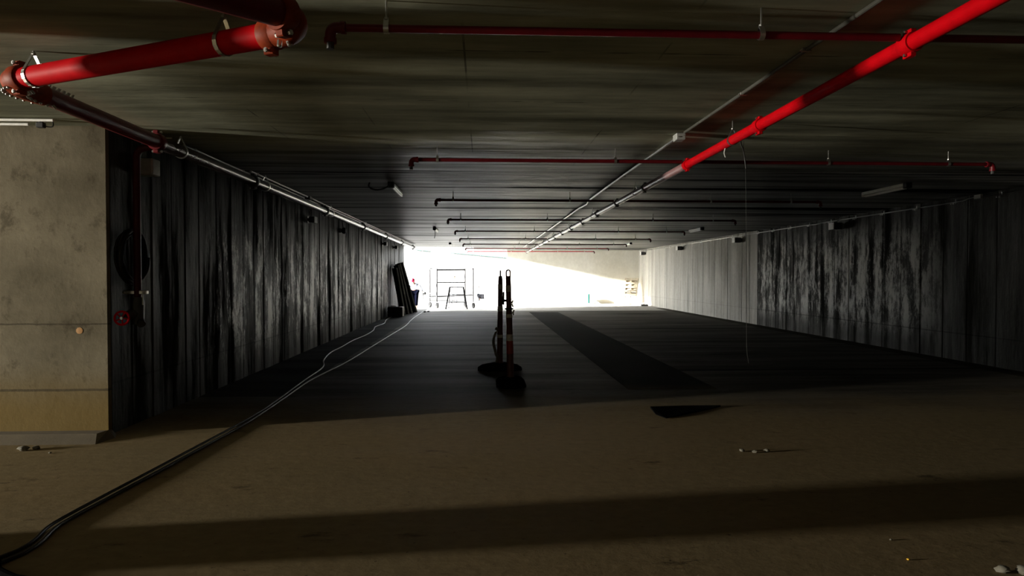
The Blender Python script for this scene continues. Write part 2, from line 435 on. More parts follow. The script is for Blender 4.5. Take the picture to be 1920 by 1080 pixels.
# near bay on the left, out of the picture: it ends in an open doorway that lets daylight in
b = B()
slab(-20.4, -20.1, -9, 1.55, 0, H); slab(-20.4, -20.1, 2.65, YP, 0, H); slab(-20.4, -20.1, 1.55, 2.65, 2.6, H)
struct('wall_side_bay', b, M['dark_con'], 'end wall of the side bay with an open doorway')
b = B(); slab(-20.4, XR+.3, -9.3, -9, 0, H)
struct('wall_rear', b, M['dark_con'], 'concrete wall behind the camera')
b = B(); slab(-4.95, -4.45, 3.34, 3.86, 0, H)
struct('column', b, M['pier'], 'square concrete column in the side bay')
b = B(); slab(-70, 40, YB+.3, 90, -.5, -.004); slab(-70, XL-.3, YP+.3, YB+.3, -.5, -.004)
struct('ground_outside', b, M['ground'], 'bright sunlit ground outside')
b = B(); slab(-30, 12, 46, 46.4, 0, 3.9)
struct('wall_outside', b, M['outwall'], 'sunlit retaining wall outside')

# ------------------------------------------------------------------ fire main on the left
def coupling(p, d, r, w=.085, lug=(0, 0, 1)):
    p, d, lug = Vector(p), Vector(d).normalized(), Vector(lug)
    lug = (lug-d*lug.dot(d)).normalized()
    bb = B(); R = r*1.27
    bb.lathe([(r, -w/2), (R*.95, -w/2), (R, -w*.36), (R, w*.36), (R*.95, w/2), (r, w/2)], p, d, 24)
    for sg in (-1, 1):
        q = Vector((0, 0, 1)).rotation_difference(d)
        side = d.cross(lug)
        m = Matrix((lug, side, d)).transposed()
        bb.box(p+lug*sg*(R+r*.12), (r*.55, r*.75, w*.8), m, r*.08)
    return bb
def bolts(p, d, r, parent, lug=(0, 0, 1)):
    p, d, lug = Vector(p), Vector(d).normalized(), Vector(lug); lug = (lug-d*lug.dot(d)).normalized(); side = d.cross(lug)
    for sg in (-1, 1):
        bb = B(); c = p+lug*sg*(r*1.27+r*.14)
        bb.cyl(c-side*r*.75, c+side*r*.75, r*.11, 8)
        for e in (-1, 1): bb.lathe([(r*.2, -r*.09), (r*.2, r*.09)], c+side*e*r*.62, side, 6)
        part('bolt', bb, M['zinc'], parent)
def hanger(p, d, r, top=H):
    """pear-shaped strap with a rod up to the slab"""
    p, d = Vector(p), Vector(d).normalized(); side = d.cross(Vector((0, 0, 1))).normalized(); up = Vector((0, 0, 1))
    apex = min(r*2.2, top-p.z-.02)
    loop = [p+up*apex+side*.006]
    for i in range(13):
        a = math.radians(40-260*i/12)
        loop.append(p+side*math.cos(a)*(r+.004)+up*math.sin(a)*(r+.004))
    loop.append(p+up*apex-side*.006)
    bb = B()
    for i in range(len(loop)-1):
        a, c = loop[i], loop[i+1]; t = (c-a); L = t.length; t = t.normalized(); nrm = t.cross(d)
        m = Matrix((t, nrm, d)).transposed(); bb.box((a+c)/2, (L+.004, .005, .028), m)
    bb.cyl(p+up*(apex-.01), (p.x, p.y, top), .006, 8); bb.lathe([(.014, 0), (.014, .012)], p+up*apex, (0, 0, 1), 6)
    return bb

R0 = .067
CZ = 2.925
main = thing('fire_main', (-3.21, 5., H), 'large red fire main bending at two elbows, then following the left wall', 'pipe')
Bl, Br = Vector((-3.10, 4.468, CZ)), Vector((-1.16, 3.60, CZ))
dB = (Br-Bl).normalized()
A0 = Vector((-1.03, 3.36, 2.95)); dA = Vector((-.36, -.67, -.115)).normalized()
C0 = Vector((-3.21, 4.86, CZ))
part('pipe', B().tube([A0, A0+dA*3.2], .073, 24), M['red_dark'], main, label='dark red pipe running overhead')
part('pipe', B().tube([Bl, Br], R0, 24), M['red'], main, label='bright red slanting pipe')
cps = [6.5, 9.15, 13.25, 17.35, 21.45, 25.55, 29.65]
part('pipe', B().tube([C0, (-3.21, 6.5, CZ)], R0, 24), M['red_dark'], main, label='dark red pipe along the left wall')
part('pipe', B().tube([(-3.21, 6.5, CZ), (-3.21, 30.4, CZ)], R0, 24), M['glare_dark'], main, label='dark pipe greyed for glare along the left wall')
el = part('elbow', B().tube(bez(Bl, Bl-dB*.20, C0, 12), .078, 24), M['orange'], main, label='orange red elbow')
for i, p in enumerate(bez(Bl, Bl-dB*.20, C0, 9)):
    for off in ((-.055, -.03, -.066), (.035, .07, -.072)):
        q = p+Vector(off); part('bolt', B().lathe([(.010, -.02), (.010, .008), (.006, .012)], q, (off[0], off[1], off[2]), 6), M['bolt'], el)
for i in range(5):
    for j in range(3):
        q = C0+Vector((.055-.028*j, .03+.055*i, .06+.012*j if j < 2 else .07)); part('bolt', B().lathe([(.009, -.01), (.009, .012)], q, (.5, 0, 1), 6), M['zinc'], el)
el2 = part('elbow', B().tube(bez(Br, Br+dB*.24, A0, 12), .080, 24), M['orange'], main, label='orange red elbow')
for q, d in (((-1.075, 3.47, 2.825), (0, -.2, -1)), ((-.99, 3.47, 2.94), (1, .1, .2)), ((-.985, 3.44, 2.90), (1, 0, -.5)), ((-1.03, 3.5, 2.84), (.4, 0, -1))):
    part('bolt', B().lathe([(.014, -.025), (.014, .006), (.008, .012)], q, d, 8), M['zinc'], el2)
for p, d, r in [(Bl, dB, R0), (Br, dB, R0), (A0, dA, .073)]+[((-3.21, y, CZ), (0, 1, 0), R0) for y in cps]:
    c = part('coupling', coupling(p, d, r), M['orange'] if Vector(p).y < 5 else M['red_dark'] if p[1] < 7 else M['dark_metal'], main)
    bolts(p, d, r, c)
for p, d in [(Bl+dB*.14, dB), (Br-dB*.34, dB)]+[((-3.21, y+.5, CZ), (0, 1, 0)) for y in cps[:6]]:
    part('hanger', hanger(p, d, R0), M['zinc'], main)

# standpipe with its valve, just behind the corner of the pier
st = thing('standpipe', (-3.6, 6.82, 1.2), 'dark red vertical pipe with a valve beside the pale pier', 'pipe')
sx, sy = -3.58, 6.82
part('pipe', B().tube([(-3.29, sy, 2.93), (-3.40, sy, 2.93)]+bez((-3.46, sy, 2.93), (-3.58, sy, 2.93), (sx, sy, 2.81), 8)+[(sx, sy, 1.36)], .036, 18), M['red_black'], st)
bb = B().box((sx-.02, sy, 1.43), (.24, .05, .04), None, .006); bb.cyl((sx-.13, sy-.03, 1.43), (sx-.13, sy+.03, 1.43), .014, 10); bb.cyl((sx+.07, sy-.04, 1.44), (sx+.07, sy-.04, 1.30), .008, 8)
part('bracket', bb, M['zinc'], st)
bb = B().tube([(sx, sy, 1.38), (sx, sy, 1.32), (sx, sy, 1.10)], [.05, .062, .055], 18); bb.tube([(sx, sy, 1.22), (sx-.06, sy-.10, 1.19)], .05, 16); bb.tube([(sx+.02, sy, 1.14), (sx+.06, sy-.05, 1.10)], .04, 14)
part('valve_body', bb, M['dark_metal'], st)
wc = Vector((sx-.055, sy-.20, 1.175)); wa = Vector((.15, -1, .05)).normalized()
bb = B().torus(wc, wa, .066, .011, 32, 10)
q = Vector((0, 0, 1)).rotation_difference(wa)
for k in range(5):
    a = 2*PI*k/5; bb.cyl(wc, wc+q @ Vector((.066*math.cos(a), .066*math.sin(a), 0)), .007, 8)
hw = part('handwheel', bb, M['red'], st)
part('stem', B().cyl(wc-wa*.12, wc+wa*.02, .011, 10).lathe([(.016, 0), (.016, .012)], wc, wa, 6), M['zinc'], hw)
bb = B()
rn = random.Random(2)
pts = []
for i in range(5*24+1):
    a = 2*PI*i/24; rr = .25+.018*math.sin(i*.13)+.012*math.sin(i*.7)
    pts.append((XL+.05+.012*(i/24), 6.90+rr*1.0*math.cos(a), 1.80+rr*1.05*math.sin(a)))
bb.tube(pts, .017, 8)
single('coiled_hose', bb, M['black'], (XL+.05, 6.9, 1.8), 'black coiled hose hanging on the dark wall behind the standpipe', 'hose')

# ------------------------------------------------------------------ sprinkler main and branches
SX, SZ, SR = 2.40, 2.905, .046
YS = [3.52+3.92*i for i in range(9)]
sm = thing('sprinkler_main', (SX, 8, H), 'bright red sprinkler main running down the ceiling right of centre', 'pipe')
part('pipe', B().tube([(SX, -4, SZ), (SX, YS[1], SZ)], SR, 22), M['red'], sm)
part('pipe', B().tube([(SX, YS[1], SZ), (SX, 35.4, SZ)], SR, 22), M['glare_red'], sm, label='far length greyed for glare')
ys = []
for i, y in enumerate(YS):
    ys += [y] + ([y+1.96] if i < 8 else [])
for y in ys:
    c = part('coupling', coupling((SX, y, SZ), (0, 1, 0), SR, .09), M['red'] if y < 8 else M['dark_metal'], sm)
    bolts((SX, y, SZ), (0, 1, 0), SR, c)
for i in range(9):
    part('hanger', hanger((SX, YS[i]+2.55, SZ), (0, 1, 0), SR), M['zinc'], sm)

ORD = ['nearest', 'second', 'third', 'fourth', 'fifth', 'sixth', 'seventh', 'eighth', 'farthest']
BR = .021
for i, y in enumerate(YS):
    x0, x1 = -.82, (6.12 if i else 7.6)
    z = 2.94
    lab = f'{ORD[i]} red sprinkler branch pipe from the camera, crossing under the ceiling' if i in (0, 8) else \
          f'{ORD[i]} dark sprinkler branch pipe from the camera, crossing under the ceiling'
    t = thing('sprinkler_branch', (x0, y, H), lab, 'pipe', 'sprinkler branch pipes across the ceiling')
    for xa, xb in ((x0+.05, SX-.062), (SX+.062, x1-.05)):
        part('pipe', B().tube([(xa, y, z), (xb, y, z)], BR, 16), M['red_branch'] if 0 < i < 7 else M['red'] if i else M['red_mid'], t)
    for xx, sg in ((x0, 1), (x1, -1)):
        bb = B().tube([(xx+sg*.075, y, z), (xx+sg*.045, y, z)]+bez((xx+sg*.04, y, z), (xx, y, z), (xx, y, z-.045), 6)+[(xx, y, z-.075)], .029, 16)
        bb.lathe([(.034, -.012), (.034, .012)], (xx+sg*.07, y, z), (1, 0, 0), 16); bb.lathe([(.034, -.012), (.034, .012)], (xx, y, z-.07), (0, 0, 1), 16)
        e = part('elbow', bb, M['red_dark'], t)
        part('plug', B().lathe([(.020, 0), (.020, .035), (.012, .036)], (xx, y, z-.115), (0, 0, 1), 10), M['dark_metal'], e)
    for xx in (x0+.30, 1.55, 4.1, x1-.55):
        part('hanger', hanger((xx, y, z), (1, 0, 0), BR), M['zinc'], t)

# ------------------------------------------------------------------ conduits
def clip(bb, p, d, r, up):
    p, d, up = Vector(p), Vector(d), Vector(up); side = d.cross(up)
    m = Matrix((d, side, up)).transposed(); bb.box(p+up*r*.1, (.02, r*3.4, r*1.5), m, .003)
    for sg in (-1, 1): bb.lathe([(r*.5, 0), (r*.5, r*.6)], p+side*sg*r*1.9+up*r*.2, -up, 8)
cd = thing('conduit', (2.08, 10, H), 'thin conduit with a junction box on the ceiling left of the red main', 'conduit')
bb = B().tube([(2.12, 1.0, H-.018), (2.12, 3.2, H-.018), (2.07, 6.5, H-.018)], .014, 10)
part('tube', bb, M['dull'], cd, label='dull near length of conduit')
pts = [(2.06, 6.8, H-.022), (2.05, 9.3, H-.022), (2.06, 12.4, H-.024), (2.13, 13.0, H-.024), (2.09, 13.8, H-.024), (2.10, 20, H-.022), (2.08, 26, H-.022), (2.08, 32.5, H-.022)]
part('tube', B().tube(pts, .016, 10), M['conduit'], cd)
j = part('junction_box', B().box((2.06, 6.65, H-.037), (.10, .13, .07), None, .008), M['grey_box'], cd)
part('screw', B().lathe([(.006, 0), (.006, .004)], (2.09, 6.582, H-.03), (0, -1, 0), 8).lathe([(.006, 0), (.006, .004)], (2.035, 6.582, H-.045), (0, -1, 0), 8), M['zinc'], j)
for y in (4.1, 5.1, 8.0, 9.4, 11.0, 12.4, 15., 17., 19., 21., 23., 25., 28., 31.):
    bb = B(); clip(bb, (2.08 if y > 6 else 2.10, y, H-.022), (0, 1, 0), .016, (0, 0, 1)); part('clip', bb, M['zinc'], cd)

for x, y0, lab, sd in ((-3.36, 7.4, 'thin conduit along the ceiling edge just above the left fire main', 3), (-3.262, 9.2, 'second thin conduit above the left fire main, starting farther back', 5)):
    rn = random.Random(sd); t = thing('conduit', (x, y0, H), lab, 'conduit', 'conduits above the left wall')
    pts = [(x, y0, H-.018)]; y = y0+1.2
    while y < 30.5: pts.append((x+rn.uniform(-.008, .008), y, H-.018+rn.uniform(-.006, .003))); y += 1.3
    part('tube', B().tube(pts, .014, 10), M['conduit'], t)
    for k in range(15):
        y = y0+.25+1.5*k
        if y > 30: break
        bb = B(); clip(bb, (x, y, H-.016), (0, 1, 0), .015, (0, 0, 1)); part('clip', bb, M['zinc'], t)
    yb = 12.2 if x > -3.3 else 13.6
    part('junction_box', B().box((x, yb, H-.03), (.10, .18, .06), None, .006), M['dark_metal'], t)

t = thing('conduit', (XR-.03, 14, 3.03), 'thin conduit with paired clips along the top of the right wall', 'conduit')
zc = 3.035; xc = XR-.03
pts = [(xc, 9.2, zc), (xc, 10.6, zc), (xc, 10.95, zc-.012), (xc, 11.25, zc-.01)]
part('tube', B().tube(pts, .009, 10), M['cable'], t, label='dark flexible length of conduit')
part('tube', B().tube([(xc, 11.3, zc-.005), (xc, 11.45, zc-.012), (xc, 11.6, zc-.035), (xc, 12.4, zc-.035), (xc, 16.6, zc-.03), (xc, 16.9, zc-.045), (xc, 17.5, zc-.03), (xc, 24, zc-.03), (xc, 36.4, zc-.03)], .012, 10), M['conduit'], t)
part('junction_box', B().box((xc, 11.22, zc), (.05, .16, .075), None, .006), M['grey_box'], t)
for k in range(24):
    y = 10.70+1.085*k
    bb = B(); clip(bb, (xc+.006, y, zc-(.03 if y > 11.5 else 0)), (0, 1, 0), .014, (1, 0, 0))
    for q in ((-.02, -.045, .03), (-.02, .01, -.035), (-.02, .075, -.03)):
        bb.lathe([(.014, -.006), (.014, .012), (.007, .016)], (xc+q[0], y+q[1], zc-.03+q[2]), (-1, 0, 0), 8)
    part('clip', bb, M['zinc'], t)
    if k > 22: break

# two lengths of tube above the pier, on the ceiling
for zz, yy, xe, lab in ((H-.03, 6.22, -4.02, 'longer pale tube fixed to the ceiling above the pale pier'), (H-.052, 6.30, -4.30, 'shorter pale tube fixed to the ceiling above the pale pier')):
    t = thing('conduit', (xe, yy, H), lab, 'conduit', 'tubes above the pier')
    part('tube', B().tube([(-9, yy, zz), (xe, yy, zz)], .013, 12), M['white'], t)
    for xx in (-4.66, -6., -7.4):
        bb = B(); clip(bb, (xx, yy, zz), (1, 0, 0), .017, (0, 0, 1)); bb.box((xx, yy, (zz+H)/2+.005), (.02, .012, H-zz-.01)); part('clip', bb, M['zinc'], t)
bb = B().box((-4.20, 6.32, H-.055), (.07, .05, .05), None, .006); bb.cyl((-4.20, 6.32, H-.04), (-4.20, 6.32, H), .02, 10); bb.tube(bez((-4.17, 6.32, H-.06), (-4.05, 6.32, H-.10), (-4.1, 6.32, H-.005), 6), .006, 6)
single('junction_box', bb, M['dark_metal'], (-4.2, 6.32, H), 'small black box with a cable tail beside the tube ends above the pier', 'box')
t = thing('cable_stub', (-3.3, 6.85, H), 'short pale tube hooked to the ceiling behind the fire main near the pier', 'conduit')
part('tube', B().tube([(-3.46, 6.85, H-.045), (-3.24, 6.87, H-.05)], .007, 8), M['conduit'], t)
part('hook', B().tube([(-3.42, 6.85, H), (-3.425, 6.85, H-.03), (-3.43, 6.85, H-.05)], .005, 8), M['zinc'], t)

# ------------------------------------------------------------------ tube lights and wall lamps
def tube_light():
    t = thing('tube_light', (0, 0, H), 'tube light', 'light', 'unlit tube lights on the ceiling')
    part('housing', B().box((0, 0, H-.03), (.085, 1.16, .06), None, .012), M['white'], t)
    part('tube', B().tube([(.015, -.54, H-.074), (.015, .54, H-.074)], .020, 12), M['white'], t)
    bb = B().box((0, -.60, H-.045), (.10, .10, .09), None, .01)
    part('end_cap', bb, M['black'], t); part('end_cap', B().box((0, .575, H-.045), (.075, .03, .08), None, .008), M['white'], t)
    return t
tl = tube_light()
TL = [(-1.45, 10.86, 'unlit tube light on the left ceiling with a looped cable at its end'),
      (-1.47, 20.3, 'unlit tube light on the left half of the ceiling before the fifth branch pipe'),
      (-1.45, 29.2, 'unlit tube light on the left half of the ceiling close to the daylight opening'),
      (6.78, 10.55, 'dim unlit tube light on the ceiling near the right wall, nearest of its row'),
      (6.70, 19.9, 'bright unlit tube light on the ceiling near the right wall, second of its row'),
      (6.58, 28.8, 'unlit tube light on the ceiling near the right wall, farthest of its row')]
for i, (x, y, lab) in enumerate(TL):
    o = tl if i == 0 else dup(tl, (x, y, H))
    o.location = (x, y, H); o['label'] = lab
cp = [(-1.46, 10.195, H-.03), (-1.50, 10.12, H-.10), (-1.60, 10.10, H-.14), (-1.72, 10.15, H-.13), (-1.80, 10.25, H-.07), (-1.80, 10.32, H-.004)]
single('power_cable', B().tube(spline(cp, 5), .012, 8), M['cable'], (-1.46, 10.22, H), 'black cable looping from the ceiling into the nearest left tube light', 'cable')
single('power_cable', B().tube(spline([(-1.47, 19.68, H-.05), (-1.45, 19.66, H-.2), (-1.47, 19.64, H-.34)], 5), .008, 8), M['cable'], (-1.47, 19.68, H), 'short black cable dangling from the second left tube light', 'cable')

def wall_lamp(x, y, z, side, lab, group, w=.22, h=.17):
    """box lamp held off the wall on a bracket; side = direction away from the wall"""
    t = thing('wall_lamp', (x, y, z), lab, 'lamp', group)
    part('housing', B().box((x, y, z), (w, .24, h), None, .012), M['dark_metal'], t)
    part('cover', B().box((x+side*(w/2+.005), y, z), (.02, .23, h+.005), None, .006), M['white'] if side < 0 else M['grey_box'], t)  # white cover paints in the face that the opening lights
    xw = x-side*(w/2+.05)
    part('bracket', B().box(((x-side*w/2+xw)/2, y, z), (.07, .10, .06), None, .004).box((xw, y, z), (.02, .14, .14), None, .004), M['dark_metal'], t)
    part('feed_tube', B().tube([(x-side*.05, y, z+.08), (x-side*.05, y, z+.17), (x-side*.10, y, H)], .010, 8), M['conduit'], t)
    return t
for (y, w) in ((15.65, 'nearest, above the lime stains'), (21.9, 'second from the camera'), (28.4, 'third from the camera'), (35.0, 'farthest, beside the back corner')):
    wall_lamp(XR-.175, y, 2.845, -1, f'white-faced box lamp high on the right wall, {w}', 'box lamps on the right wall')
for (y, w) in ((13.9, 'second from the camera'), (24.1, 'fourth from the camera'), (27.1, 'farthest')):
    wall_lamp(XL+.12, y, 2.80, 1, f'dark box lamp high on the left wall, {w}', 'lamps on the left wall', .11, .13)
t = thing('wall_lamp', (XL+.1, 17.0, 2.79), 'small round black lamp high on the left wall, third from the camera', 'lamp', 'lamps on the left wall')
part('housing', B().lathe([(.05, 0), (.085, .05), (.085, .10), (.06, .12)], (XL+.05, 17, 2.79), (1, 0, 0), 16), M['black'], t)
part('feed_tube', B().tube([(XL+.10, 17, 2.86), (XL+.06, 17, H)], .010, 8), M['cable'], t); part('base', B().box((XL+.03, 17, 2.79), (.06, .12, .12), None, .01), M['dark_metal'], t)
t = thing('electrical_box', (XL+.1, 7.15, 2.79), 'pale grey electrical box high on the dark left wall behind the standpipe', 'box')
part('housing', B().box((XL+.10, 7.2, 2.785), (.17, .17, .18), None, .01), M['grey_box'], t)
part('lid', B().box((XL+.10, 7.11, 2.785), (.155, .012, .165), None, .004), M['grey_box'], t)
part('feed_tube', B().tube([(XL+.10, 7.2, 2.87), (XL+.10, 7.2, H)], .010, 8), M['cable'], t)

# loose wire hanging from the sprinkler main
t = thing('hanging_wire', (SX+.02, 5.9, SZ), 'thin grey wire hanging from the red main almost to the floor', 'wire')
part('wire', B().tube(spline([(SX+.02, 5.86, SZ-.052), (SX+.03, 5.88, SZ-.14), (SX+.055, 5.9, SZ-.25), (SX+.065, 5.9, 2.2), (SX+.075, 5.9, 1.4), (SX+.08, 5.9, .95), (SX+.10, 5.9, .78)], 5), .0028, 8), M['cable'], t)
part('twist', B().tube(spline([(SX-.02, 5.83, SZ-.060), (SX+.0, 5.86, SZ-.09), (SX+.028, 5.88, SZ-.14), (SX+.05, 5.9, SZ-.22), (SX+.06, 5.9, SZ-.30)], 5), .006, 8), M['cable'], t, label='black twisted end')
single('hanging_wire', B().tube(spline([(SX-.03, 6.18, SZ-.056), (SX-.035, 6.19, SZ-.10), (SX-.02, 6.2, SZ-.14)], 5), .006, 8), M['grey_box'], (SX, 6.18, SZ), 'short pale wire end sticking down from the red main behind the hanging wire', 'wire')

# ------------------------------------------------------------------ cables on the floor
ca = [(-7.0, 1.0), (-4.6, 2.2), (-3.35, 3.0), (-2.72, 3.705), (-2.754, 4.209), (-2.733, 4.756), (-2.70, 5.3), (-2.67, 5.875), (-2.601, 7.277), (-2.626, 8.289), (-2.713, 9.829), (-2.781, 11.243), (-3.0, 12.2), (-3.154, 13.42), (-3.16, 14.6), (-3.198, 15.812), (-3.14, 17.3), (-3.198, 18.875), (-3.36, 20.2), (-3.30, 21.6), (-3.5, 23.4), (-3.55, 25.2)]
rn = random.Random(4)
single('floor_cable', B().tube(spline([(x, y, .013) for x, y in ca], 6), .012, 8), M['cable'], (-2.72, 3.7, 0), 'black cable on the floor that swings in toward the left wall', 'cable', 'cables on the floor')
cb = [(-7.0, .9), (-4.6, 2.05), (-3.3, 2.9), (-2.66, 3.66), (-2.70, 4.2), (-2.67, 4.75), (-2.63, 5.3), (-2.60, 5.9), (-2.55, 7.2), (-2.575, 8.29), (-2.62, 9.6), (-2.602, 10.344), (-2.51, 11.917), (-2.49, 14.5), (-2.47, 17.5), (-2.454, 20.428), (-2.60, 24.0), (-2.645, 29.0)]
single('floor_cable', B().tube(spline([(x, y, .013) for x, y in cb], 6), .012, 8), M['cable'], (-2.66, 3.66, 0), 'black cable on the floor that runs straight to the daylight end', 'cable', 'cables on the floor')
cc = [(-7.0, 1.2), (-4.6, 2.35), (-3.3, 3.05), (-2.69, 3.69), (-2.727, 4.209), (-2.70, 4.756), (-2.665, 5.3), (-2.635, 5.875), (-2.575, 7.0), (-2.60, 7.6)]
single('floor_cable', B().tube(spline([(x+.028, y-.01, .013) for x, y in cc], 6), .011, 8), M['cable'], (-2.69, 3.69, 0), 'short black cable lying between the near ends of the two long cables', 'cable', 'cables on the floor')
cdp = [(-7.5, 3.2), (-5, 3.9), (-3.6, 3.75), (-2.76, 3.64), (-2.62, 3.53), (-2.45, 3.42), (-2.3, 3.36), (-1.9, 3.15), (-1.2, 2.5), (-.4, 1.2), (0, -1), (.3, -4)]
single('floor_cable', B().tube(spline([(x, y, .026) for x, y in cdp], 6), .025, 10), M['matte'], (-2.6, 3.53, 0), 'thick black cable at the bottom left corner of the photo', 'cable', 'cables on the floor')

# ------------------------------------------------------------------ the two bollards
def post(x, y, turn, lean, bands, top, lab, extra):
    t = thing('delineator_post', (x, y, 0), lab, 'traffic post', 'orange traffic posts with rubber bases')
    R = Matrix.Rotation(turn, 3, 'Z')
    bb = B(); hx, hy = .375, .215
    out = []
    for (k, z) in ((1., 0), (1., .035), (.80, .085), (.34, .12)):
        ring = []
        for (sx_, sy_) in ((-1, -.45), (-.62, -1), (.62, -1), (1, -.45), (1, .45), (.62, 1), (-.62, 1), (-1, .45)):
            ring.append(R @ Vector((sx_*hx*k, sy_*hy*(k if k > .5 else .55), 0))+Vector((x, y, z)))
        out.append(ring)
    vs = [p for r in out for p in r]; fs = [(i*8+k, i*8+(k+1) % 8, (i+1)*8+(k+1) % 8, (i+1)*8+k) for i in range(3) for k in range(8)]
    fs += [tuple(range(8))[::-1], tuple(24+k for k in range(8))]
    bb.add(vs, fs); part('base', bb, M['matte'], t, 20)
    def at(z): return Vector((x+lean*z/top, y, z))
    def rad(z): return .054-.018*z/top
    zs = [.10, .14, .5, .9, 1.2, top-.06, top]
    part('tube', B().tube([at(z) for z in zs], [.066, rad(.14), rad(.5), rad(.9), rad(1.2), rad(top-.06), rad(top)*.8], 20), M['post'], t)
    for (a, c, m) in bands:
        part('band', B().tube([at(a), at(c)], [rad(a)+.003, rad(c)+.003], 20), m, t, label='white reflective band' if m == M['band'] else 'red band')
    d = Vector((1, 0, 0)) if turn else Vector((0, 1, 0))
    c = at(top)
    loop = [c-d*.026-Vector((0, 0, .06)), c-d*.028+Vector((0, 0, .05))]
    for k in range(9):
        a = PI-PI*k/8; loop.append(c+d*.028*math.cos(a)+Vector((0, 0, .06+.028*math.sin(a))))
    loop += [c+d*.028+Vector((0, 0, .05)), c+d*.026-Vector((0, 0, .06))]
    part('handle', B().tube(loop, .011, 8), M['black'], t)
    extra(t, at, rad)
    return t
def ex1(t, at, rad):
    p = at(1.2); part('hook', B().box((p.x+.055, p.y-.01, 1.22), (.03, .02, .22), None, .005).box((p.x+.075, p.y-.01, 1.18), (.06, .02, .04), None, .005), M['black'], t)
    bb = B(); rnd = random.Random(8); pts = []
    for k in range(12): pts.append((at(.2).x-.062-.035*math.sin(k*.5)-.004*k+.02*(k > 8), at(.2).y-.05, .66-.048*k))
    for k in range(11):
        a, c = Vector(pts[k]), Vector(pts[k+1]); w = Vector((.022, .006*(-1)**k, .008)); bb.add([a-w, a+w, c+w, c-w], [(0, 1, 2, 3)])
        e = Vector((0, .004, 0)); bb.add([a-w+e, a+w+e, c+w+e, c-w+e], [(3, 2, 1, 0)])
    bb.box((at(.7).x-.055, at(.7).y, .70), (.06, .09, .05), Matrix.Rotation(.6, 3, 'Y'), .005)
    part('tape', bb, M['tape'], t)
def ex2(t, at, rad):
    bb = B(); p = at(1.2)
    for k, (dz, dx) in enumerate(((1.22, .05), (1.17, .052), (1.08, .064), (1.05, .058))):
        bb.box((at(dz).x+dx, p.y-.012, dz), (.022, .03, .05), Matrix.Rotation(.4*(-1)**k, 3, 'Y'), .003)
    part('tape', bb, M['band'], t, label='torn white tape')
    part('collar', B().torus(at(1.12), (0, 0, 1), .05, .012, 20, 8), M['black'], t)
post(.29, 10.90, 0., .012, [(1.375, 1.46, M['band']), (1.0, 1.09, M['band']), (.55, .60, M['band'])], 1.60, 'traffic post farther from the camera, on a wide base, torn tape on its side', ex1)
post(.41, 9.38, PI/2, -.035, [(1.37, 1.463, M['band']), (.99, 1.04, M['band']), (.65, .745, M['band']), (.46, .65, M['post_red'])], 1.60, 'traffic post nearer the camera with a loop handle facing us and a red lower band', ex2)

# ------------------------------------------------------------------ far end, left: leaning panels and crate
PN = [((-3.22, 26.25), (-3.70, 26.15, 1.93), .14, 'leaning dark panel nearest the camera, against the left wall'),
      ((-3.14, 26.75), (-3.69, 26.60, 2.05), .16, 'second leaning dark panel against the left wall'),
      ((-3.06, 27.30), (-3.69, 27.10, 2.12), .16, 'third leaning dark panel against the left wall'),
      ((-2.94, 27.90), (-3.68, 27.65, 2.17), .20, 'farthest and tallest leaning dark panel against the left wall')]
for (bx, by), (tx, ty, tz), w, lab in PN:
    a, c = Vector((bx, by, 0.02)), Vector((tx+.16, ty, tz)); ax = (c-a).normalized(); L = (c-a).length
    wd = Vector((0.80, -.6, 0)); wd = (wd-ax*wd.dot(ax)).normalized(); nn = ax.cross(wd)
    m = Matrix((wd, nn, ax)).transposed()
    t = thing('formwork_panel', (bx, by, 0), lab, 'panel', 'dark panels leaning on the left wall')
    part('board', B().box((a+c)/2, (w+.10, .035, L), m, .004), M['panel'], t)
    for sg in (-1, 1):
        part('edge_rail', B().box((a+c)/2+wd*sg*(w/2+.04)-nn*.03, (.035, .08, L), m, .004), M['panel_edge'] if sg > 0 else M['panel'], t)
    for k in range(5):
        part('cross_rib', B().box(a+ax*L*(.1+.2*k)-nn*.04, (w+.06, .05, .05), m, .004), M['panel'], t)
t = thing('crate', (-3.4, 25.3, 0), 'dark crate on the floor at the foot of the leaning panels', 'crate')
part('body', B().box((-3.42, 25.35, .20), (.56, .50, .38), None, .01), M['crate'], t)
for z in (.08, .2, .32): part('slat', B().box((-3.42, 25.085, z), (.57, .02, .09), None, .004), M['crate'], t)
part('end_panel', B().box((-3.13, 25.35, .20), (.02, .48, .37), None, .004), M['card'], t, label='lighter grey end panel')
bb = B(); rn = random.Random(3); nx, ny = 9, 7
vs = []
for top in (1, 0):
    for i in range(nx):
        for jj in range(ny):
            u, v = i/(nx-1), jj/(ny-1); edge = min(u, 1-u, v, 1-v)
            vs.append((-3.70+.34*u, 25.15+.30*v, .392+(.012+.05*min(edge*3, 1)*rn.uniform(.4, 1) if top else 0)))
o1 = nx*ny
fs = [(i*ny+k, (i+1)*ny+k, (i+1)*ny+k+1, i*ny+k+1) for i in range(nx-1) for k in range(ny-1)]
fs += [tuple(o1+q for q in f[::-1]) for f in fs]
per = [i*ny for i in range(nx)]+[(nx-1)*ny+k for k in range(1, ny)]+[i*ny+ny-1 for i in range(nx-2, -1, -1)]+[k for k in range(ny-2, 0, -1)]
fs += [(per[i], per[(i+1) % len(per)], o1+per[(i+1) % len(per)], o1+per[i]) for i in range(len(per))]
bb.add(vs, fs); single('rag', bb, M['cloth'], (-3.53, 25.3, .392), 'crumpled pale rag on top of the dark crate', 'cloth', smooth=60)

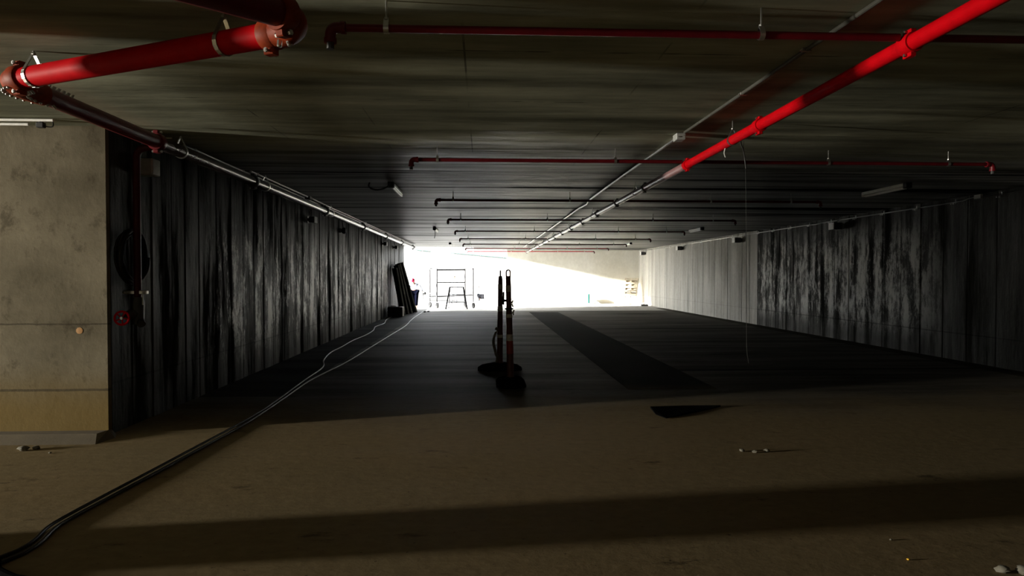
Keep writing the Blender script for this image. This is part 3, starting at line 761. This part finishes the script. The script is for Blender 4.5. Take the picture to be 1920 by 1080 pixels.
# ------------------------------------------------------------------ mobile scaffold and step ladder
sc = thing('mobile_scaffold', (-1.6, 32.3, 0), 'low steel scaffold frame on four castors in front of the daylight opening', 'scaffold')
CA = {'a': (-2.27, 31.85), 'b': (-.48, 31.80), 'c': (-2.70, 32.80), 'd': (-.92, 33.20)}
for k, (x, y) in CA.items():
    part('upright', B().tube([(x, y, .31), (x, y, 1.97 if k != 'c' else 1.95)], .036, 12), M['steel'], sc)
    bb = B().lathe([(.125, -.04), (.142, -.025), (.142, .025), (.125, .04)], (x+.02, y, .142), (1, .5, 0), 20)
    w = part('castor', bb, M['black'], sc)
    part('fork', B().box((x+.075, y, .22), (.008, .07, .17), None, .002).box((x-.035, y, .22), (.008, .07, .17), None, .002).box((x+.02, y, .305), (.12, .08, .016), None, .002), M['steel'], w)
def bar(k1, z1, k2, z2, r=.018):
    part('brace', B().tube([(*CA[k1], z1), (*CA[k2], z2)], r*1.25, 10), M['steel'], sc)
for k1, z1, k2, z2, r in (('a', 1.90, 'd', 1.93, .034), ('a', 1.28, 'd', 1.27, .024), ('a', .58, 'b', .66, .028), ('c', .55, 'd', .62, .02),
                          ('a', .5, 'c', .5, .02), ('b', .55, 'd', .55, .02), ('a', .66, 'c', .72, .016), ('c', .34, 'd', .34, .015)): bar(k1, z1, k2, z2, r)
part('clamp', B().lathe([(.06, -.05), (.085, -.03), (.085, .03), (.06, .05)], (CA['c'][0], CA['c'][1], 1.98), (1, 0, .1), 14).box((CA['c'][0]+.09, CA['c'][1], 1.98), (.1, .06, .05), None, .006), M['grey_box'], sc)
part('clamp', B().box((CA['b'][0], CA['b'][1], 1.95), (.09, .07, .08), None, .01), M['steel'], sc)
t = thing('step_ladder', (-1.25, 31.0, 0), 'short dark step ladder standing in front of the scaffold', 'ladder')
for x0, x1 in ((-1.77, -1.58), (-.74, -.93)):
    part('leg', B().box((0, 0, 0), (.065, .07, 1.08), None, .006), M['steel'], t)
    o = t.children[-1]
    d = Vector((x1-x0, .22, 1.05)); mtx = Vector((0, 0, 1)).rotation_difference(d.normalized()).to_matrix()
    for v in o.data.vertices: v.co = mtx @ (v.co+ORG[t.name])+Vector(((x0+x1)/2, 30.9, .535))-ORG[t.name]
    part('leg', B().tube([(x0+.10*(1 if x0 < -1 else -1), 31.75, 0), (x1, 31.08, 1.04)], .026, 8), M['steel'], t)
part('tread', B().box((-1.255, 31.05, 1.06), (.72, .26, .035), None, .006), M['steel'], t)
for z in (.34, .70):
    x0 = -1.77+.19*z/1.05; part('tread', B().box((-1.255, 30.85+.2*z, z), (-1.255-x0+(-1.255-x0), .09, .035), None, .006), M['steel'], t)
part('brace', B().tube([(-1.60, 31.55, .34), (-.91, 31.55, .34)], .012, 8), M['steel'], t)

# ------------------------------------------------------------------ far end, right: pallet, pipe, shadow lump, block
a = math.radians(25)
wv = Vector((math.cos(a), -math.sin(a), 0)); back = Vector((math.sin(a), math.cos(a), 0))
lv = (Vector((0, 0, 1.46))+back*.62).normalized(); nv = wv.cross(lv).normalized()
if nv.y > 0: nv = -nv
o0 = Vector((7.83, 35.48, .03)); mtx = Matrix((wv, lv, nv)).transposed(); PW, PL = .76, 1.56
t = thing('pallet', (8.2, 35.4, 0), 'pale wooden pallet leaning in the far right corner', 'pallet')
for k in range(3): part('stringer', B().box(o0+wv*(.04+(PW-.08)*k/2)+lv*PL/2, (.07, PL, .10), mtx, .004), M['wood'], t)
for k, (w) in enumerate((.15, .13, .13, .13, .13, .13, .15)):
    part('deck_board', B().box(o0+wv*PW/2+lv*(.08+(PL-.16)*k/6)+nv*.062, (PW, w, .022), mtx, .003), M['wood'], t)
for k in range(6): part('base_board', B().box(o0+wv*PW/2+lv*(.10+(PL-.20)*k/5)-nv*.062, (PW, .20, .022), mtx, .003), M['wood'], t)
t = thing('drain_pipe', (5.92, 35.6, 0), 'teal plastic pipe standing up out of the far floor', 'pipe')
part('pipe', B().tube([(5.92, 35.6, 0), (5.92, 35.6, .58)], .072, 20), M['teal'], t)
part('cap', B().lathe([(.072, 0), (.080, .004), (.080, .05), (.068, .055)], (5.92, 35.6, .545), (0, 0, 1), 20), M['teal'], t)
part('collar', B().lathe([(.082, 0), (.082, .07), (.072, .075)], (5.92, 35.6, .0), (0, 0, 1), 20), M['white'], t, label='pale collar')
bb = B().rock((6.42, 36.40, .21), .17, 5, 1.25)  # grey lump added in place of a soft shadow
single('shadow_lump', bb, M['card'], (6.42, 36.4, 0), 'grey lump standing in for a shadow on the far wall behind the teal pipe', 'shadow_lump', smooth=60)
bb = B().box((8.62, 33.75, .045), (.36, .15, .09), None, .006)
for k in range(3): bb.box((8.50+.12*k, 33.72, .092), (.03, .13, .012), None, .003)
single('timber_block', bb, M['crate'], (8.62, 33.75, 0), 'dark timber block on the floor at the foot of the right wall', 'block')
sv = [(1.99, 7.25), (2.02, 7.62), (2.45, 7.72), (2.90, 7.66), (2.72, 7.52), (2.30, 7.22), (2.05, 7.05)]
bb = B().add([(x, y, .0045) for x, y in sv]+[(x, y, .012+.012*(k % 2)) for k, (x, y) in enumerate(sv)], [tuple(range(7))[::-1], tuple(range(7, 14))]+[(k, (k+1) % 7, 7+(k+1) % 7, 7+k) for k in range(7)])
single('rubber_mat', bb, M['matte'], (2.3, 7.45, 0), 'flat black scrap of sheeting on the floor at the near end of the dark strip', 'mat', smooth=0)
# teal pipe on the wall outside, split where glare hides it
for x0, z0, x1, z1, lab in ((-4.85, 3.51, -3.70, 3.40, 'shorter pale teal pipe high on the outside wall'), (-2.25, 3.29, 1.93, 2.92, 'longer pale teal pipe sloping along the outside wall')):
    t = thing('wall_pipe', (x0, 45.9, z0), lab, 'pipe', 'teal pipes on the outside wall')
    part('pipe', B().tube([(x0, 45.92, z0), (x1, 45.92, z1)], .06, 14), M['teal_pale'], t)
    for f in (.1, .5, .9):
        p = Vector((x0, 45.92, z0)).lerp(Vector((x1, 45.92, z1)), f); part('clip', B().torus(p, (x1-x0, 0, z1-z0), .065, .012, 16, 6).box((p.x, 45.98, p.z), (.04, .06, .05)), M['zinc'], t)

# ------------------------------------------------------------------ people at the far end
def skin_mesh(name, joints, edges, root, sub=1):
    """continuous surface grown round a skeleton: joints = name -> (point, radius)"""
    names = list(joints); idx = {k: i for i, k in enumerate(names)}
    me = bpy.data.meshes.new(name)
    me.from_pydata([joints[k][0] for k in names], [(idx[a], idx[c]) for a, c in edges], [])
    o = bpy.data.objects.new(name+'_tmp', me); COL.objects.link(o)
    o.modifiers.new('s', 'SKIN')
    for i, k in enumerate(names):
        r = joints[k][1]; r = r if isinstance(r, tuple) else (r, r)
        me.skin_vertices[0].data[i].radius = r; me.skin_vertices[0].data[i].use_root = (k == root)
    ss = o.modifiers.new('u', 'SUBSURF'); ss.levels = sub; ss.render_levels = sub
    dg = bpy.context.evaluated_depsgraph_get(); dg.update()
    out = bpy.data.meshes.new_from_object(o.evaluated_get(dg)); out.name = name
    bpy.data.objects.remove(o)
    for p in out.polygons: p.use_smooth = True
    return out
def person(loc, lab, J, mats, helmet, hold=None):
    """J: joint positions; clothes are separate skins over the same bones"""
    t = thing('person', loc, lab, 'person')
    org = Vector(loc)
    P = {k: Vector(v) for k, v in J.items()}
    body = {'pelvis': (P['pelvis'], (.13, .10)), 'chest': (P['chest'], (.15, .11)), 'neck': (P['neck'], .055), 'head': (P['head'], (.075, .088)), 'crown': (P['crown'], (.06, .07))}
    E = [('pelvis', 'chest'), ('chest', 'neck'), ('neck', 'head'), ('head', 'crown')]
    for s in 'lr':
        for k, r in (('sh', .058), ('el', .043), ('wr', .030), ('pm', .034), ('hip', .088), ('kn', .060), ('an', .042), ('toe', .036)):
            body[k+s] = (P[k+s], r)
        E += [('chest', 'sh'+s), ('sh'+s, 'el'+s), ('el'+s, 'wr'+s), ('wr'+s, 'pm'+s), ('pelvis', 'hip'+s), ('hip'+s, 'kn'+s), ('kn'+s, 'an'+s), ('an'+s, 'toe'+s)]
        d = (P['pm'+s]-P['wr'+s]).normalized(); side = d.cross(Vector((0, 1, .2))).normalized()
        for f in range(4):
            a1 = P['pm'+s]+d*.055+side*(.027-.018*f); a2 = a1+d*(.034-.004*abs(f-1.3))+Vector((0, -.012, -.004))
            body[f'f{f}{s}'] = (a1, .010); body[f'g{f}{s}'] = (a2, .008); E += [('pm'+s, f'f{f}{s}'), (f'f{f}{s}', f'g{f}{s}')]
        th = P['wr'+s].lerp(P['pm'+s], .5)+side*.045; body['th'+s] = (th, .011); body['ti'+s] = (th+d*.035+side*.01, .009)
        E += [('wr'+s, 'th'+s), ('th'+s, 'ti'+s)]
    def put(name, me, mat, parent, label=None):
        for v in me.vertices: v.co -= org
        me.materials.clear(); me.materials.append(mat); o = link(name, me, parent); ORG[o.name] = org
        if label: o['label'] = label
        return o
    bd = put('body', skin_mesh('body', body, E, 'pelvis'), M['skin'], t)
    sh = {'pelvis': (P['pelvis'].lerp(P['chest'], .12), (.19, .15)), 'chest': (P['chest'], (.225, .18)), 'neck': (P['chest'].lerp(P['neck'], .75), .085)}
    Es = [('pelvis', 'chest'), ('chest', 'neck')]
    tr = {'pelvis': (P['pelvis'], (.185, .15))}; Et = []
    for s in 'lr':
        sh['sh'+s] = (P['sh'+s], .095); sh['el'+s] = (P['el'+s], .075); sh['wr'+s] = (P['el'+s].lerp(P['wr'+s], .85), .058)
        Es += [('chest', 'sh'+s), ('sh'+s, 'el'+s), ('el'+s, 'wr'+s)]
        tr['hip'+s] = (P['hip'+s], .135); tr['kn'+s] = (P['kn'+s], .105); tr['an'+s] = (P['kn'+s].lerp(P['an'+s], .92), .082)
        Et += [('pelvis', 'hip'+s), ('hip'+s, 'kn'+s), ('kn'+s, 'an'+s)]
        bt = {'a': (P['an'+s]+Vector((0, 0, .01)), .055), 'b': (P['an'+s].lerp(P['toe'+s], .5)+Vector((0, 0, -.005)), .048), 'c': (P['toe'+s], .044)}
        put('boot', skin_mesh('boot', bt, [('a', 'b'), ('b', 'c')], 'a'), M['black'], t)
    put('shirt', skin_mesh('shirt', sh, Es, 'pelvis'), M[mats[0]], t); put('trousers', skin_mesh('trousers', tr, Et, 'pelvis'), M[mats[1]], t)
    hd = P['head'].lerp(P['crown'], .6); up = (P['crown']-P['neck']).normalized(); fw = Vector(J['face']).normalized()
    fw = (fw-up*fw.dot(up)).normalized(); sd = up.cross(fw)
    # face: eyes, nose, mouth, ears
    bb = B(); bb.rock(P['head']+fw*.092-up*.005, .016, 1, 1.2)
    for sg in (-1, 1): bb.rock(P['head']+sd*sg*.080, .022, 2+sg, 1.3)
    part('ear_and_nose', bb, M['skin'], bd, 60)
    bb = B()
    for sg in (-1, 1): bb.rock(P['head']+fw*.082+sd*sg*.032+up*.022, .011, 3, .8)
    bb.box(P['head']+fw*.083-up*.045, (.045, .01, .008), Matrix((sd, fw, up)).transposed(), .002)
    part('eyes_and_mouth', bb, M['hair'], bd, 60)
    prof = [(.096, -.02), (.098, 0), (.096, .035), (.082, .075), (.05, .10), (.012, .108)]
    part('hair', B().lathe([(.086, -.075), (.092, -.04), (.09, 0), (.07, .05), (.02, .07)], hd-fw*.012, up, 18), M['hair'], t, 60)
    if helmet:
        h = part('helmet', B().lathe(prof, hd+up*.0, up, 20), M[helmet], t, 60)
        vb = B(); m = Matrix((sd, fw, up)).transposed(); vb.box(hd+fw*.10-up*.012, (.15, .08, .012), m, .004); part('brim', vb, M[helmet], h)
    return t
x, y = -3.38, 31.95
J1 = dict(pelvis=(x, y+.10, .88), chest=(x+.01, y-.12, 1.14), neck=(x-.02, y-.26, 1.25), head=(x-.04, y-.34, 1.34), crown=(x-.05, y-.36, 1.43),
          shl=(x-.19, y-.16, 1.16), ell=(x-.27, y-.30, .94), wrl=(x-.18, y-.42, .74), pml=(x-.16, y-.44, .68),
          shr=(x+.20, y-.16, 1.16), elr=(x+.34, y-.22, .98), wrr=(x+.42, y-.34, .80), pmr=(x+.43, y-.36, .73),
          hipl=(x-.10, y+.10, .82), knl=(x-.08, y-.04, .46), anl=(x-.03, y+.08, .08), toel=(x-.05, y-.08, .045),
          hipr=(x+.10, y+.10, .82), knr=(x+.10, y-.06, .46), anr=(x+.09, y+.06, .08), toer=(x+.11, y-.10, .045), face=(.2, -1, -.5))
person((x, y, 0), 'stooping person in a red helmet, pale shirt and dark trousers by the leaning panels', J1, ('shirt', 'trouser'), 'helmet_r')
single('hand_tool', B().tube([(x+.44, y-.38, .78), (x+.46, y-.40, .62)], .026, 10).tube([(x+.46, y-.40, .64), (x+.47, y-.40, .27)], .016, 8).rock((x+.53, y-.37, .76), .09, 4, .9), M['dark_metal'], (x+.44, y-.38, .7),
       'dark hand tool held by the stooping person in the red helmet', 'tool')
x, y = -1.62, 36.2
J2 = dict(pelvis=(x, y, .93), chest=(x+.03, y-.05, 1.28), neck=(x+.02, y-.08, 1.46), head=(x+.01, y-.12, 1.57), crown=(x, y-.12, 1.67),
          shl=(x-.18, y-.05, 1.36), ell=(x-.24, y-.14, 1.10), wrl=(x-.14, y-.34, 1.02), pml=(x-.09, y-.40, 1.03),
          shr=(x+.22, y-.05, 1.36), elr=(x+.28, y-.12, 1.10), wrr=(x+.18, y-.34, 1.00), pmr=(x+.13, y-.40, 1.01),
          hipl=(x-.10, y, .88), knl=(x-.12, y-.04, .48), anl=(x-.12, y+.02, .08), toel=(x-.14, y-.14, .045),
          hipr=(x+.10, y, .88), knr=(x+.12, y-.04, .48), anr=(x+.12, y+.02, .08), toer=(x+.14, y-.14, .045), face=(.1, -1, -.3))
person((x, y, 0), 'person in pale clothes and a yellow helmet standing behind the scaffold', J2, ('shirt_b', 'trouser_g'), 'helmet_y')
x, y = -.16, 41.5
J3 = dict(pelvis=(x+.10, y, .30), chest=(x-.02, y, .62), neck=(x-.10, y, .76), head=(x-.14, y, .85), crown=(x-.15, y, .94),
          shl=(x-.04, y+.18, .66), ell=(x-.24, y+.20, .48), wrl=(x-.34, y+.12, .30), pml=(x-.36, y+.10, .24),
          shr=(x-.04, y-.18, .66), elr=(x-.24, y-.20, .48), wrr=(x-.34, y-.12, .30), pmr=(x-.36, y-.10, .24),
          hipl=(x+.08, y+.10, .28), knl=(x-.20, y+.12, .42), anl=(x+.02, y+.12, .08), toel=(x-.15, y+.13, .045),
          hipr=(x+.08, y-.10, .28), knr=(x-.20, y-.12, .42), anr=(x+.02, y-.12, .08), toer=(x-.15, y-.13, .045), face=(-1, -.1, -.3))
person((x, y, 0), 'person in a pale shirt crouching on the bright ground right of the scaffold', J3, ('shirt_b', 'trouser_d'), None)

# ------------------------------------------------------------------ paint mark, rubble
part('paint_mark', B().lathe([(.03, 0), (.034, .002), (.02, .003)], (-4.02, YP-.0005, 1.055), (0, -1, 0), 9), M['paint'], pier, label='orange paint mark')
def rubble(x, y, r, seed, lab, m='debris', cat='stone', group='loose stones on the floor'):
    single('stone', B().rock((x, y, r*.45), r, seed, .5), M[m], (x, y, 0), lab, cat, group, 60)
rubble(-4.20, 6.03, .05, 1, 'pale lump of rubble at the foot of the pier, leftmost of three')
rubble(-4.12, 6.08, .035, 2, 'pale lump of rubble at the foot of the pier, middle of three')
rubble(-3.90, 5.93, .014, 3, 'tiny white stone in front of the pier, rightmost of three')
rubble(2.36, 5.70, .03, 4, 'small chip on the right floor, leftmost of three')
rubble(2.46, 5.66, .025, 5, 'small chip on the right floor, middle of three')
rubble(2.58, 5.68, .03, 6, 'small chip on the right floor, rightmost of three')
rubble(2.394, 3.471, .011, 7, 'tiny yellow scrap on the floor at the lower right', 'yellow', 'scrap')
rubble(2.467, 3.737, .010, 8, 'tiny grey pebble behind the yellow scrap on the floor', 'debris', 'pebble')
rubble(2.80, 3.30, .040, 9, 'jagged lump of rubble at the bottom right corner, left one')
rubble(2.90, 3.28, .045, 10, 'jagged lump of rubble at the bottom right corner, middle one')
rubble(3.02, 3.30, .035, 11, 'jagged lump of rubble at the bottom right corner, right one')
rubble(-2.55, 28.3, .07, 12, 'dark clump of dirt beside the leaning panels', 'crate')
rubble(-2.42, 28.6, .06, 13, 'dark clump of dirt toward the scaffold from the panels', 'crate')

# ------------------------------------------------------------------ light
W = bpy.data.worlds.new('world'); S.world = W; W.use_nodes = True
bg = W.node_tree.nodes['Background']; bg.inputs[0].default_value = (.93, .97, 1., 1); bg.inputs[1].default_value = 27.0
def area(name, loc, rot, sx_, sy_, power, color=(1, 1, 1), portal=False):
    l = bpy.data.lights.new(name, 'AREA'); l.shape = 'RECTANGLE'; l.size = sx_; l.size_y = sy_; l.energy = power; l.color = color
    l.cycles.is_portal = portal
    o = bpy.data.objects.new(name, l); COL.objects.link(o); o.location = loc; o.rotation_euler = rot; return o
# the sun shines in low through the open far end
sl = bpy.data.lights.new('sun', 'SUN'); sl.energy = 90; sl.angle = math.radians(3.2); sl.color = (1., .97, .92)
so = bpy.data.objects.new('sun', sl); COL.objects.link(so)
so.rotation_euler = Vector((1., .25, -.2257)).to_track_quat('-Z', 'Y').to_euler()
area('opening_portal', (XL-.1, (YE+50)/2, 2.2), (0, -PI/2, 0), 4.4, 50-YE, 1, portal=True)
# daylight in the doorway of the side bay
area('doorway_daylight', (-20.25, 2.05, 1.55), (0, -PI/2, 0), 1.9, .45, 6600, (1., .93, .80))

# ------------------------------------------------------------------ camera
cam = bpy.data.cameras.new('camera'); cam.sensor_width = 36; cam.lens = 1200*36/1920; cam.clip_end = 300
co = bpy.data.objects.new('camera', cam); COL.objects.link(co)
yaw, pit = math.atan(55/1200), math.atan(22.5/1200)
co.location = (0, 0, 1.6); co.rotation_euler = (PI/2-pit, 0, -yaw)
S.camera = co
S.view_settings.view_transform = 'Standard'; S.view_settings.look = 'None'; S.view_settings.gamma = 1
S.view_settings.exposure = 0; S.view_settings.use_curve_mapping = False
S.cycles.use_denoising = True
S.cycles.max_bounces = 10; S.cycles.diffuse_bounces = 6; S.cycles.sample_clamp_indirect = 20
